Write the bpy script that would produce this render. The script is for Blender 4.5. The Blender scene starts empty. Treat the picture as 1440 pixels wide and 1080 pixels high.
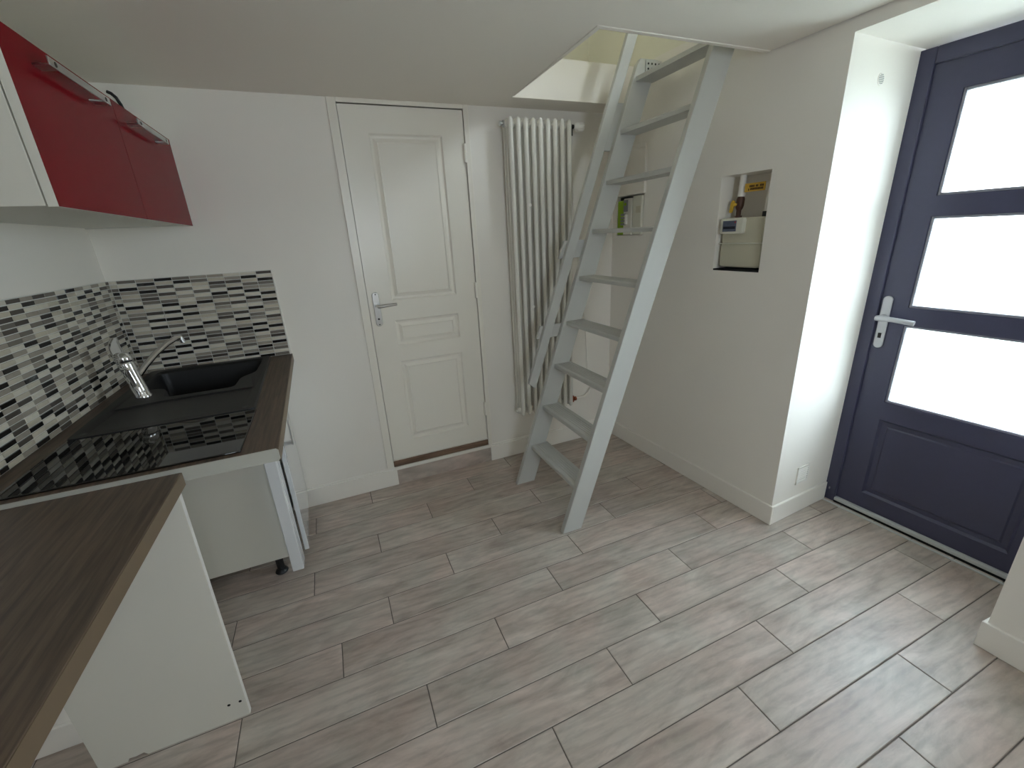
import bpy, bmesh, math, random
from mathutils import Vector, Matrix
random.seed(7)
scene = bpy.context.scene
col = scene.collection

# ------------------------------------------------------------------ camera
CAM_H = 1.43
RIGHT = Vector((0.91698, -0.39563, -0.05123))
DOWN = Vector((-0.17544, -0.28459, -0.94246))
FWD = Vector((0.35829, 0.87320, -0.33037))
cd = bpy.data.cameras.new('camera'); cam = bpy.data.objects.new('camera', cd); col.objects.link(cam)
m = Matrix.Identity(4)
for i in range(3):
    m[i][0] = RIGHT[i]; m[i][1] = -DOWN[i]; m[i][2] = -FWD[i]
m[2][3] = CAM_H
cam.matrix_world = m
cd.sensor_fit = 'HORIZONTAL'; cd.sensor_width = 36.0; cd.lens = 602.68 / 1440 * 36.0; cd.clip_start = 0.02
scene.camera = cam

# ------------------------------------------------------------------ world, daylight, exposure
w = bpy.data.worlds.new('overcast_sky'); scene.world = w; w.use_nodes = True
bg = w.node_tree.nodes['Background']
bg.inputs[0].default_value = (0.77, 0.885, 1.0, 1); bg.inputs[1].default_value = 6.0
scene.view_settings.view_transform = 'Standard'; scene.view_settings.look = 'None'
scene.view_settings.gamma = 1.0; scene.view_settings.use_curve_mapping = False
scene.view_settings.exposure = 2.05
scene.cycles.use_denoising = True
scene.cycles.max_bounces = 10; scene.cycles.diffuse_bounces = 6; scene.cycles.transparent_max_bounces = 12
scene.cycles.sample_clamp_indirect = 8.0

# ------------------------------------------------------------------ frame of the room
YB = 2.433; XR = 1.747; PSI = 0.05447; ZC = 2.068; ZL = 2.25
sP, cP = math.sin(PSI), math.cos(PSI)
def xR(y): return XR + (YB - y) * math.tan(PSI)
def TR(v):                       # right-wall frame: s along the wall from the back corner, d into the wall, z up
    s, d, z = v
    return (XR + s * sP + d * cP, YB - s * cP + d * sP, z)

# daylight openings: portals guide sky light through entrance, added front window and loft window
def portal(name, loc, aim, sx, sy):
    l = bpy.data.lights.new(name, 'AREA'); l.shape = 'RECTANGLE'; l.size = sx; l.size_y = sy
    l.cycles.is_portal = True
    o = bpy.data.objects.new(name, l); col.objects.link(o); o.location = loc
    o.rotation_euler = Vector(aim).to_track_quat('-Z', 'Y').to_euler()
portal('entrance_daylight', TR((1.68, 0.60, 1.25)), (-cP, -sP, 0), 0.60, 1.36)
portal('fill_window_daylight', (0.46, -1.66, 1.56), (0, 1, 0), 0.64, 0.64)  # unseen window, added for soft light from the camera side
portal('loft_window_daylight', TR((1.75, 0.66, 3.02)), (-cP, -sP, 0), 0.7, 0.75)

# ------------------------------------------------------------------ materials
MATS = {}
def srgb(r, g, b):
    f = lambda c: (c / 255 / 12.92) if c / 255 <= 0.04045 else ((c / 255 + 0.055) / 1.055) ** 2.4
    return (f(r), f(g), f(b), 1)
def mat(name, color, rough=0.5, metal=0.0, spec=0.5, noise=None, bump=None, coat=0.0):
    """noise=(scale, amount) mottles the colour; bump=(scale, strength)"""
    M = bpy.data.materials.new(name); M.use_nodes = True; nt = M.node_tree
    b = nt.nodes['Principled BSDF']
    b.inputs['Base Color'].default_value = color; b.inputs['Roughness'].default_value = rough
    b.inputs['Metallic'].default_value = metal; b.inputs['Specular IOR Level'].default_value = spec
    b.inputs['Coat Weight'].default_value = coat; b.inputs['Coat Roughness'].default_value = 0.05
    tc = nt.nodes.new('ShaderNodeTexCoord')
    if noise:
        n = nt.nodes.new('ShaderNodeTexNoise'); n.inputs['Scale'].default_value = noise[0]; n.inputs['Detail'].default_value = 4
        nt.links.new(tc.outputs['Object'], n.inputs['Vector'])
        mx = nt.nodes.new('ShaderNodeMix'); mx.data_type = 'RGBA'
        mx.inputs[6].default_value = [c * (1 - noise[1]) for c in color[:3]] + [1]
        mx.inputs[7].default_value = [min(1, c * (1 + noise[1])) for c in color[:3]] + [1]
        nt.links.new(n.outputs['Fac'], mx.inputs[0]); nt.links.new(mx.outputs[2], b.inputs['Base Color'])
    if bump:
        n = nt.nodes.new('ShaderNodeTexNoise'); n.inputs['Scale'].default_value = bump[0]; n.inputs['Detail'].default_value = 3
        nt.links.new(tc.outputs['Object'], n.inputs['Vector'])
        bp = nt.nodes.new('ShaderNodeBump'); bp.inputs['Strength'].default_value = bump[1]; bp.inputs['Distance'].default_value = 0.002
        nt.links.new(n.outputs['Fac'], bp.inputs['Height']); nt.links.new(bp.outputs[0], b.inputs['Normal'])
    MATS[name] = M; return M
def wood(name, c_dark, c_light, stretch, rough, rand=0.0, bump=0.15, pores=0.35, tint=0.0):
    """grain along the axis with the small stretch value; every object gets its own cut of the grain"""
    M = bpy.data.materials.new(name); M.use_nodes = True; nt = M.node_tree; N = nt.nodes; L = nt.links
    b = N['Principled BSDF']; b.inputs['Roughness'].default_value = rough
    tc = N.new('ShaderNodeTexCoord'); oi = N.new('ShaderNodeObjectInfo')
    off = N.new('ShaderNodeVectorMath'); off.operation = 'MULTIPLY_ADD'
    cmb = N.new('ShaderNodeCombineXYZ')
    for k, f in enumerate((13.0, 29.0, 7.0)):
        mm = N.new('ShaderNodeMath'); mm.operation = 'MULTIPLY'; mm.inputs[1].default_value = f
        L.new(oi.outputs['Random'], mm.inputs[0]); L.new(mm.outputs[0], cmb.inputs[k])
    mp = N.new('ShaderNodeVectorMath'); mp.operation = 'ADD'
    L.new(tc.outputs['Object'], mp.inputs[0]); L.new(cmb.outputs[0], mp.inputs[1])
    def nz(scale, mul, detail, dist=0.0):
        v = N.new('ShaderNodeVectorMath'); v.operation = 'MULTIPLY'; v.inputs[1].default_value = [s * mul for s in stretch]
        L.new(mp.outputs[0], v.inputs[0])
        n = N.new('ShaderNodeTexNoise'); n.inputs['Scale'].default_value = scale; n.inputs['Detail'].default_value = detail
        n.inputs['Distortion'].default_value = dist; n.inputs['Roughness'].default_value = 0.6
        L.new(v.outputs[0], n.inputs['Vector']); return n
    broad = nz(1.0, 1.0, 6, 1.2); fine = nz(1.0, 4.0, 5, 0.3)
    r1 = N.new('ShaderNodeValToRGB'); r1.color_ramp.elements[0].position = 0.30; r1.color_ramp.elements[1].position = 0.72
    r1.color_ramp.elements[0].color = c_dark; r1.color_ramp.elements[1].color = c_light
    L.new(broad.outputs['Fac'], r1.inputs[0])
    r2 = N.new('ShaderNodeValToRGB'); r2.color_ramp.elements[0].position = 0.36; r2.color_ramp.elements[1].position = 0.56
    r2.color_ramp.elements[0].color = (1 - pores, 1 - pores, 1 - pores, 1); r2.color_ramp.elements[1].color = (1, 1, 1, 1)
    L.new(fine.outputs['Fac'], r2.inputs[0])
    mx = N.new('ShaderNodeMix'); mx.data_type = 'RGBA'; mx.blend_type = 'MULTIPLY'; mx.inputs[0].default_value = 1
    L.new(r1.outputs[0], mx.inputs[6]); L.new(r2.outputs[0], mx.inputs[7])
    wv = N.new('ShaderNodeTexWave'); wv.wave_type = 'RINGS'; wv.rings_direction = 'SPHERICAL'; wv.inputs['Scale'].default_value = 1.1
    wv.inputs['Distortion'].default_value = 5.0; wv.inputs['Detail'].default_value = 3.0; wv.inputs['Detail Scale'].default_value = 0.8
    vv = N.new('ShaderNodeVectorMath'); vv.operation = 'MULTIPLY'; vv.inputs[1].default_value = [q * 0.9 for q in stretch]
    L.new(mp.outputs[0], vv.inputs[0]); L.new(vv.outputs[0], wv.inputs['Vector'])
    r3 = N.new('ShaderNodeValToRGB'); r3.color_ramp.elements[0].position = 0.0; r3.color_ramp.elements[1].position = 0.35
    r3.color_ramp.elements[0].color = (1 - pores * .6,) * 3 + (1,); r3.color_ramp.elements[1].color = (1, 1, 1, 1); L.new(wv.outputs['Color'], r3.inputs[0])
    mx3 = N.new('ShaderNodeMix'); mx3.data_type = 'RGBA'; mx3.blend_type = 'MULTIPLY'; mx3.inputs[0].default_value = 1
    L.new(mx.outputs[2], mx3.inputs[6]); L.new(r3.outputs[0], mx3.inputs[7]); mx = mx3
    if tint:                       # slow drift between rosy and greenish greys, as printed on the tile
        tn = N.new('ShaderNodeTexNoise'); tn.inputs['Scale'].default_value = 4.5; tn.inputs['Detail'].default_value = 5; L.new(mp.outputs[0], tn.inputs['Vector'])
        rt = N.new('ShaderNodeValToRGB'); rt.color_ramp.elements[0].position = 0.35; rt.color_ramp.elements[1].position = 0.65
        rt.color_ramp.elements[0].color = (1.0, 1 - tint, 1 - tint * 1.3, 1); rt.color_ramp.elements[1].color = (1 - tint * 1.2, 1.0 - tint * .3, 1 - tint * .6, 1)
        L.new(tn.outputs['Fac'], rt.inputs[0])
        mt = N.new('ShaderNodeMix'); mt.data_type = 'RGBA'; mt.blend_type = 'MULTIPLY'; mt.inputs[0].default_value = 1
        L.new(mx.outputs[2], mt.inputs[6]); L.new(rt.outputs[0], mt.inputs[7]); mx = mt
    hs = N.new('ShaderNodeHueSaturation'); L.new(mx.outputs[2], hs.inputs['Color'])
    mr = N.new('ShaderNodeMapRange'); mr.inputs[3].default_value = 1 - rand; mr.inputs[4].default_value = 1 + rand
    L.new(oi.outputs['Random'], mr.inputs[0]); L.new(mr.outputs[0], hs.inputs['Value'])
    L.new(hs.outputs[0], b.inputs['Base Color'])
    bp = N.new('ShaderNodeBump'); bp.inputs['Strength'].default_value = bump; bp.inputs['Distance'].default_value = 0.001
    L.new(fine.outputs['Fac'], bp.inputs['Height']); L.new(bp.outputs[0], b.inputs['Normal'])
    MATS[name] = M; return M

mat('wall_paint', srgb(245, 240, 231), 0.62, noise=(3, 0.015), bump=(140, 0.10))
mat('ceiling_paint', srgb(242, 236, 226), 0.75, noise=(2, 0.02), bump=(90, 0.12))
mat('loft_paint', srgb(240, 237, 222), 0.7, noise=(3, 0.02))
mat('trim_paint', srgb(246, 241, 232), 0.35, noise=(6, 0.01))
mat('door_paint', srgb(246, 241, 229), 0.32, noise=(5, 0.01))
mat('ladder_paint', srgb(194, 194, 189), 0.42, noise=(9, 0.03), bump=(160, 0.06))
mat('radiator_enamel', srgb(234, 231, 222), 0.25)
mat('grout', srgb(104, 97, 90), 0.9, noise=(40, 0.1))
wood('plank_tile', srgb(176, 161, 150), srgb(218, 205, 195), (2.6, 9.5, 6.0), 0.36, rand=0.06, bump=0.25, pores=0.17, tint=0.05)
wood('oak_worktop', srgb(80, 65, 53), srgb(116, 98, 82), (30.0, 1.8, 30.0), 0.42, bump=0.2, pores=0.34)
wood('threshold_oak', srgb(118, 92, 74), srgb(150, 122, 100), (1.5, 20.0, 20.0), 0.45)
mat('white_melamine', srgb(225, 222, 211), 0.45, noise=(4, 0.012))
mat('white_gloss', srgb(228, 229, 230), 0.10, coat=0.6)
mat('edge_band', srgb(186, 186, 177), 0.4)
mat('worktop_edge', srgb(116, 98, 77), 0.45, noise=(30, 0.08))
mat('red_gloss', srgb(128, 14, 26), 0.12, spec=0.04, noise=(2, 0.03))
mat('aluminium', srgb(196, 197, 198), 0.28, metal=1.0, noise=(25, 0.03))
mat('satin_steel', srgb(190, 188, 184), 0.32, metal=1.0)
mat('silver_paint', srgb(186, 186, 190), 0.35, metal=0.35)
mat('chrome', srgb(225, 226, 228), 0.05, metal=1.0)
mat('black_resin', srgb(28, 28, 28), 0.42, noise=(220, 0.25), bump=(500, 0.08))
mat('black_glass', srgb(8, 8, 9), 0.02, spec=0.6)
mat('black_plastic', srgb(22, 22, 23), 0.45)
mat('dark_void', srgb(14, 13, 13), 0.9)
mat('aubergine_paint', srgb(66, 66, 90), 0.38, noise=(60, 0.06), bump=(220, 0.08))
mat('bead_grey', srgb(150, 150, 160), 0.4)
mat('sill_alu', srgb(205, 207, 205), 0.35, metal=0.2)
mat('copper', srgb(170, 98, 72), 0.35, metal=0.9)
mat('brass_brown', srgb(92, 66, 54), 0.5, metal=0.4)
mat('dark_metal', srgb(52, 50, 48), 0.4, metal=0.8)
mat('meter_beige', srgb(205, 200, 178), 0.42, noise=(8, 0.02))
mat('meter_ivory', srgb(222, 220, 205), 0.4)
mat('meter_screen', srgb(96, 104, 122), 0.15, noise=(60, 0.25))
mat('screen_dark', srgb(30, 33, 48), 0.2)
mat('signal_red', srgb(150, 40, 48), 0.4)
mat('gas_yellow', srgb(218, 176, 48), 0.45, noise=(30, 0.06))
mat('label_yellow', srgb(222, 178, 66), 0.5)
mat('print_brown', srgb(84, 56, 22), 0.6)
mat('meter_green', srgb(152, 190, 30), 0.4, noise=(12, 0.06))
mat('connector_grey', srgb(150, 152, 154), 0.35, metal=0.4)
mat('vent_white', srgb(245, 241, 233), 0.4)
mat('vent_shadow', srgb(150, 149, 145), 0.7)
mat('outdoor_ground', srgb(150, 156, 140), 0.9, noise=(1.5, 0.15))
TILE_MATS = []
for nm, c, r in (('tile_white', (226, 219, 203), 0.22), ('tile_pearl', (206, 197, 178), 0.22), ('tile_stone', (167, 158, 144), 0.25),
                 ('tile_grey', (124, 116, 106), 0.25), ('tile_slate', (86, 79, 72), 0.22), ('tile_black', (34, 30, 28), 0.15)):
    TILE_MATS.append(mat(nm, srgb(*c), r, noise=(35, 0.08)))
# frosted pane: part of the light goes straight through, part is scattered by the satin surface
M = bpy.data.materials.new('frosted_glass'); M.use_nodes = True; nt = M.node_tree; nt.nodes.clear()
o_ = nt.nodes.new('ShaderNodeOutputMaterial'); tr = nt.nodes.new('ShaderNodeBsdfTransparent'); tl = nt.nodes.new('ShaderNodeBsdfTranslucent')
gl = nt.nodes.new('ShaderNodeBsdfGlossy'); gl.inputs['Roughness'].default_value = 0.25; gl.inputs[0].default_value = (0.5, 0.5, 0.5, 1)
tr.inputs[0].default_value = (0.80, 0.82, 0.82, 1); tl.inputs[0].default_value = (0.78, 0.80, 0.80, 1)
mx1 = nt.nodes.new('ShaderNodeMixShader'); mx1.inputs[0].default_value = 0.25
mx2 = nt.nodes.new('ShaderNodeMixShader')
lw_ = nt.nodes.new('ShaderNodeLayerWeight'); lw_.inputs[0].default_value = 0.5
p5 = nt.nodes.new('ShaderNodeMath'); p5.operation = 'POWER'; p5.inputs[1].default_value = 5.0; nt.links.new(lw_.outputs['Facing'], p5.inputs[0])
fr_ = nt.nodes.new('ShaderNodeMath'); fr_.operation = 'MULTIPLY_ADD'; fr_.inputs[1].default_value = 0.96; fr_.inputs[2].default_value = 0.04; nt.links.new(p5.outputs[0], fr_.inputs[0])        # two glass-air surfaces on each face of the unit
s1 = nt.nodes.new('ShaderNodeMath'); s1.operation = 'SUBTRACT'; s1.inputs[0].default_value = 1.0; nt.links.new(fr_.outputs[0], s1.inputs[1])
s2 = nt.nodes.new('ShaderNodeMath'); s2.operation = 'POWER'; s2.inputs[1].default_value = 2.0; nt.links.new(s1.outputs[0], s2.inputs[0])
s3 = nt.nodes.new('ShaderNodeMath'); s3.operation = 'SUBTRACT'; s3.inputs[0].default_value = 1.0; nt.links.new(s2.outputs[0], s3.inputs[1])
nt.links.new(s3.outputs[0], mx2.inputs[0])
nt.links.new(tr.outputs[0], mx1.inputs[1]); nt.links.new(tl.outputs[0], mx1.inputs[2])
nt.links.new(mx1.outputs[0], mx2.inputs[1]); nt.links.new(gl.outputs[0], mx2.inputs[2]); nt.links.new(mx2.outputs[0], o_.inputs[0])
MATS['frosted_glass'] = M
M = bpy.data.materials.new('clear_glass'); M.use_nodes = True; nt = M.node_tree; nt.nodes.clear()
o_ = nt.nodes.new('ShaderNodeOutputMaterial'); tr = nt.nodes.new('ShaderNodeBsdfTransparent'); gl = nt.nodes.new('ShaderNodeBsdfGlossy')
gl.inputs['Roughness'].default_value = 0.02; mx1 = nt.nodes.new('ShaderNodeMixShader'); mx1.inputs[0].default_value = 0.06
nt.links.new(tr.outputs[0], mx1.inputs[1]); nt.links.new(gl.outputs[0], mx1.inputs[2]); nt.links.new(mx1.outputs[0], o_.inputs[0])
MATS['clear_glass'] = M

# ------------------------------------------------------------------ mesh helpers
class MB:
    def __init__(s, T=None): s.v = []; s.f = []; s.T = T
    def add(s, vs, fs):
        n = len(s.v); s.v += [s.T(v) if s.T else tuple(v) for v in vs]; s.f += [[i + n for i in f] for f in fs]; return s
    def box(s, x0, x1, y0, y1, z0, z1):
        vs = [(x, y, z) for x in (x0, x1) for y in (y0, y1) for z in (z0, z1)]
        return s.add(vs, [(0, 1, 3, 2), (4, 6, 7, 5), (0, 4, 5, 1), (2, 3, 7, 6), (0, 2, 6, 4), (1, 5, 7, 3)])
    def prism(s, poly, a0, a1, axis='z'):
        n = len(poly)
        def P(p, a):
            return {'z': (p[0], p[1], a), 'y': (p[0], a, p[1]), 'x': (a, p[0], p[1])}[axis]
        vs = [P(p, a0) for p in poly] + [P(p, a1) for p in poly]
        return s.add(vs, [list(range(n))[::-1], list(range(n, 2 * n))] + [(i, (i + 1) % n, n + (i + 1) % n, n + i) for i in range(n)])
    def tube(s, pts, r, seg=10, cap=True, ends=None):
        pts = [Vector(p) for p in pts]; rs = r if isinstance(r, (list, tuple)) else [r] * len(pts)
        vs = []; fs = []; up = None
        for i, p in enumerate(pts):
            t = (pts[min(i + 1, len(pts) - 1)] - pts[max(i - 1, 0)]).normalized()
            if up is None: up = Vector((0, 0, 1)) if abs(t.z) < 0.9 else Vector((1, 0, 0))
            a = t.cross(up).normalized(); b = t.cross(a).normalized(); up = -b if False else up
            for k in range(seg):
                an = 2 * math.pi * k / seg; vs.append(p + (a * math.cos(an) + b * math.sin(an)) * rs[i])
        for i in range(len(pts) - 1):
            for k in range(seg):
                fs.append((i * seg + k, i * seg + (k + 1) % seg, (i + 1) * seg + (k + 1) % seg, (i + 1) * seg + k))
        if cap:
            fs.append(list(range(seg))[::-1]); fs.append([(len(pts) - 1) * seg + k for k in range(seg)])
        return s.add(vs, fs)
    def build(s, name, material, parent=None, bevel=0, seg=2, smooth=False, angle=35):
        me = bpy.data.meshes.new(name); me.from_pydata(s.v, [], s.f); 
        bm = bmesh.new(); bm.from_mesh(me); bmesh.ops.recalc_face_normals(bm, faces=bm.faces); bm.to_mesh(me); bm.free()
        me.materials.append(MATS[material] if isinstance(material, str) else material)
        o = bpy.data.objects.new(name, me); col.objects.link(o)
        finish(o, parent, bevel, seg, smooth, angle); return o
def finish(o, parent=None, bevel=0, seg=2, smooth=False, angle=35):
    if bevel:
        b = o.modifiers.new('bevel', 'BEVEL'); b.width = bevel; b.segments = seg; b.limit_method = 'ANGLE'; b.angle_limit = math.radians(30)
        b.harden_normals = False
    if smooth or bevel:
        for p in o.data.polygons: p.use_smooth = True
        o.data.set_sharp_from_angle(angle=math.radians(angle))
    if parent is not None:
        o.parent = parent
        o.matrix_parent_inverse = Matrix.Translation(Vector(ROOT_LOC.get(parent.name, (0, 0, 0)))).inverted()
ROOT_LOC = {}
def thing(name, loc, label, cat, group=None, kind=None):
    o = bpy.data.objects.new(name, None); col.objects.link(o); o.location = loc; o.empty_display_size = 0.05
    ROOT_LOC[o.name] = tuple(loc); return tag(o, label, cat, group, kind)
def tag(o, label, cat, group=None, kind=None):
    o['label'] = label; o['category'] = cat
    if group: o['group'] = group
    if kind: o['kind'] = kind
    return o
def struct(o, label, cat): return tag(o, label, cat, kind='structure')
def lathe_pts(prof, c, axis='z', seg=20):
    m_ = MB(); vs = []; fs = []
    for (r, h) in prof:
        for k in range(seg):
            a = 2 * math.pi * k / seg; u, v = r * math.cos(a), r * math.sin(a)
            vs.append({'z': (c[0] + u, c[1] + v, c[2] + h), 'x': (c[0] + h, c[1] + u, c[2] + v), 'y': (c[0] + u, c[1] + h, c[2] + v)}[axis])
    for i in range(len(prof) - 1):
        for k in range(seg):
            fs.append((i * seg + k, i * seg + (k + 1) % seg, (i + 1) * seg + (k + 1) % seg, (i + 1) * seg + k))
    fs.append(list(range(seg))); fs.append([(len(prof) - 1) * seg + k for k in range(seg)])
    return m_.add(vs, fs)

# ================================================================== THE SETTING
XL0 = -2.3; YF = -1.6
# ---- floor: grout bed with every plank-format tile on it
fl = MB().prism([(XL0, YF), (2.42, YF), (2.36, YB + 0.02), (XL0, YB + 0.02)], -0.05, -0.0022).build('floor', 'grout')
struct(fl, 'grey-beige wood-look plank tile floor with dark joints', 'floor')
PW = 0.1493; PL = 0.875; V0 = 2.2925; GAP = 0.0032
ROWOFF = {-1: 0.028, 0: 0.601, 1: 0.312, 2: 0.021, 3: -0.28, 4: 0.304, 5: 0.012, 6: -0.182, 7: 0.382, 8: 0.077, 9: 0.702, 10: 0.399, 11: 1.004, 12: 1.583}
def plank_mesh(L, W):
    c = 0.0016; h = 0.008
    x, y = L / 2, W / 2
    vs = [(-x, -y, -h), (x, -y, -h), (x, y, -h), (-x, y, -h), (-x, -y, -c), (x, -y, -c), (x, y, -c), (-x, y, -c),
          (-x + c, -y + c, 0), (x - c, -y + c, 0), (x - c, y - c, 0), (-x + c, y - c, 0)]
    fs = [(4, 5, 9, 8), (5, 6, 10, 9), (6, 7, 11, 10), (7, 4, 8, 11), (8, 9, 10, 11), (0, 1, 5, 4), (1, 2, 6, 5), (2, 3, 7, 6), (3, 0, 4, 7)]
    me = bpy.data.meshes.new('plank'); me.from_pydata(vs, [], fs); me.materials.append(MATS['plank_tile']); return me
pcache = {}
for r in range(-1, 26):
    y1 = min(V0 - r * PW, YB - 0.001); y0 = V0 - (r + 1) * PW
    if y0 < YF: break
    off = ROWOFF.get(r)
    if off is None: off = 1.583 - 0.29 * (r - 12)
    xs = off % PL
    x = xs - PL * 6
    while x < 2.4:
        a, b = max(x, XL0), min(x + PL, 2.4 if (y0 < 1.25 and y1 > 0.3) else xR(y0) + 0.02)
        if b - a > 0.03:
            L, W = b - a - GAP, y1 - y0 - GAP
            k = (round(L, 4), round(W, 4))
            if k not in pcache: pcache[k] = plank_mesh(L, W)
            o = bpy.data.objects.new('plank', pcache[k]); col.objects.link(o)
            o.location = ((a + b) / 2, (y0 + y1) / 2, random.uniform(-0.0004, 0.0002)); o.parent = fl
        x += PL

# ---- back wall (closet door let into it)
DX0, DX1, DZ0, DZ1 = 0.190, 0.805, 0.160, 2.048
wb = MB()
wb.box(-1.0, DX0, YB, YB + 0.16, 0, ZC); wb.box(DX1, XR + 0.02, YB, YB + 0.16, 0, ZC)
wb.box(DX0, DX1, YB, YB + 0.16, DZ1, ZC); wb.box(DX0, DX1, YB, YB + 0.16, 0, DZ0); wb.box(DX0, DX1, YB + 0.12, YB + 0.16, DZ0, DZ1)
struct(wb.build('wall_back', 'wall_paint'), 'white painted back wall holding the panelled closet door', 'wall')
# ---- left wall: a stub that carries the kitchen and turns a corner
XL = -0.868
wl = MB().box(XL0 - 0.1, XL, 1.392, YB + 0.16, 0, ZC).build('wall_left', 'wall_paint')
struct(wl, 'white painted wall behind the kitchen counter with mosaic', 'wall')
wo = MB().box(XL0 - 0.1, XL0, YF - 0.1, 1.392, 0, ZC).build('wall_far_left', 'wall_paint')
struct(wo, 'white painted wall beyond the breakfast bar', 'wall')
# ---- front wall behind the photographer; its window is added for fill light
wf = MB(); wx0, wx1, wz0, wz1 = 0.14, 0.78, 1.24, 1.88
wf.box(XL0 - 0.1, wx0, YF - 0.12, YF, 0, ZC); wf.box(wx1, 2.1, YF - 0.12, YF, 0, ZC)
wf.box(wx0, wx1, YF - 0.12, YF, 0, wz0); wf.box(wx0, wx1, YF - 0.12, YF, wz1, ZC)
struct(wf.build('wall_front', 'wall_paint'), 'white painted wall facing the closet door, with an added fill window', 'wall')
w1 = MB()
for a in ((wx0, wx0 + 0.05), ((wx0 + wx1) / 2 - 0.03, (wx0 + wx1) / 2 + 0.03), (wx1 - 0.05, wx1)): w1.box(a[0], a[1], YF - 0.09, YF - 0.04, wz0, wz1)
w1.box(wx0, wx1, YF - 0.088, YF - 0.042, wz0, wz0 + 0.05); w1.box(wx0, wx1, YF - 0.088, YF - 0.042, wz1 - 0.05, wz1)
w1 = struct(w1.build('fill_window', 'trim_paint', bevel=0.003), 'white two-leaf window added in the unseen front wall for fill light', 'window')
for a, b in ((wx0 + 0.05, (wx0 + wx1) / 2 - 0.03), ((wx0 + wx1) / 2 + 0.03, wx1 - 0.05)):
    MB().box(a, b, YF - 0.067, YF - 0.063, wz0 + 0.05, wz1 - 0.05).build('pane', 'clear_glass', w1)

# ---- right wall: thick masonry with the door recess, the gas niche and the meter niche
S_A, S_B = 1.271, 2.035          # recess corners along the wall
D0 = 0.006; DOUT = 0.62
wr = MB(TR)
ss = [-0.9, 0.047, 0.280, 0.790, 1.036, S_A]; zs = [0, 1.207, 1.385, 1.610, 1.632, ZL]
for i in range(5):
    for j in range(5):
        d = D0
        if i == 3 and 1 <= j <= 3: d = 0.150
        if i == 1 and j == 2: d = 0.075
        wr.box(ss[i], ss[i + 1], d, DOUT, zs[j], zs[j + 1])
wr.box(S_A, 2.2, D0, DOUT, 2.024, ZL)
wr.prism([(S_B, D0), (2.098, 0.445), (2.098, DOUT), (4.3, DOUT), (4.3, D0)], 0, 2.024)
wr.box(2.2, 4.3, D0, DOUT, 2.024, ZL)
struct(wr.build('wall_right', 'wall_paint'), 'thick white painted wall with deep doorway and meter niches', 'wall')

# ---- ceiling slab with the loft hatch
HX0, HY0, HY1 = 1.0, 1.487, 2.257
ce = MB()
ce.prism([(XL0 - 0.1, YF - 0.1), (xR(YF - 0.1), YF - 0.1), (xR(HY0), HY0), (XL0 - 0.1, HY0)], ZC, ZL)
ce.prism([(XL0 - 0.1, HY0), (HX0, HY0), (HX0 + 0.01, HY1), (HX0 + 0.01, 3.3), (XL0 - 0.1, 3.3)], ZC, ZL)
ce.prism([(HX0 + 0.01, HY1), (xR(HY1), HY1), (xR(3.3), 3.3), (HX0 + 0.01, 3.3)], ZC, ZL)
struct(ce.build('ceiling', 'ceiling_paint'), 'low white ceiling with a square loft hatch over the ladder', 'ceiling')
t1 = MB(); t1.prism([(HX0 - 0.022, HY0 - 0.020), (xR(HY0), HY0 - 0.020), (xR(HY0), HY0), (HX0, HY0)], ZC - 0.003, ZC + 0.02)
t1.prism([(HX0 - 0.022, HY0 - 0.020), (HX0, HY0), (HX0 + 0.01, HY1 - 0.02)], ZC - 0.003, ZC + 0.02)
struct(t1.build('trim_1', 'ceiling_paint', bevel=0.002), 'plaster bead edging the loft hatch', 'trim')
# ---- loft shell above
lw = MB(TR)
for a in ((-0.9, 1.25, ZL, 3.9), (2.25, 4.0, ZL, 3.9), (1.25, 1.4, ZL, 3.9), (2.1, 2.25, ZL, 3.9), (1.4, 2.1, ZL, 2.65), (1.4, 2.1, 3.4, 3.9)): lw.box(a[0], a[1], 0.42, DOUT, a[2], a[3])
struct(lw.build('wall_loft_right', 'loft_paint'), 'cream painted loft wall with a window opening', 'wall')
struct(MB().box(XL0 - 0.1, 2.3, 3.3, 3.4, ZL, 3.9).build('wall_loft_back', 'loft_paint'), 'cream painted loft wall seen through the hatch', 'wall')
struct(MB().box(-1.1, -1.0, YF, 3.3, ZL, 3.9).build('wall_loft_left', 'loft_paint'), 'cream painted loft wall on the far side', 'wall')
struct(MB().box(-1.1, 2.5, YF - 0.1, YF, ZL, 3.9).build('wall_loft_front', 'loft_paint'), 'cream painted loft wall opposite the hatch', 'wall')
struct(MB().box(-1.1, 2.6, YF - 0.1, 3.4, 3.9, 4.0).build('ceiling_loft', 'ceiling_paint'), 'white loft ceiling above the hatch', 'ceiling')
struct(MB().box(2.5, 14, -8, 10, -0.25, -0.12).build('ground', 'outdoor_ground'), 'pale outdoor paving beyond the entrance door', 'ground')

# ---- baseboards
BH = 0.108; BT = 0.012
def base_prof(o): return o
def baseboard(name, mb, label):
    return struct(mb.build(name, 'trim_paint', bevel=0.003), label, 'baseboard')
b = MB(); b.box(-0.385, 0.203, YB - BT, YB, 0, BH); b.box(-0.385, 0.203, YB - 0.005, YB, BH - 0.004, BH + 0.012)
baseboard('baseboard_back', b, 'white baseboard between kitchen cabinet and closet door')
b = MB(); b.box(0.818, XR, YB - BT, YB, 0, BH); b.box(0.818, XR, YB - 0.005, YB, BH - 0.004, BH + 0.012)
baseboard('baseboard_radiator', b, 'white baseboard under the tall radiator')
b = MB(TR); b.box(0.006, S_A + BT, -0.006, D0, 0, BH - 0.004); baseboard('baseboard_right', b, 'white baseboard along the gas meter wall')
b = MB(TR); b.box(S_A, S_A + BT, D0, 0.447, 0, BH - 0.006); baseboard('baseboard_recess', b, 'white baseboard inside the doorway recess under the square vent')
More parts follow.
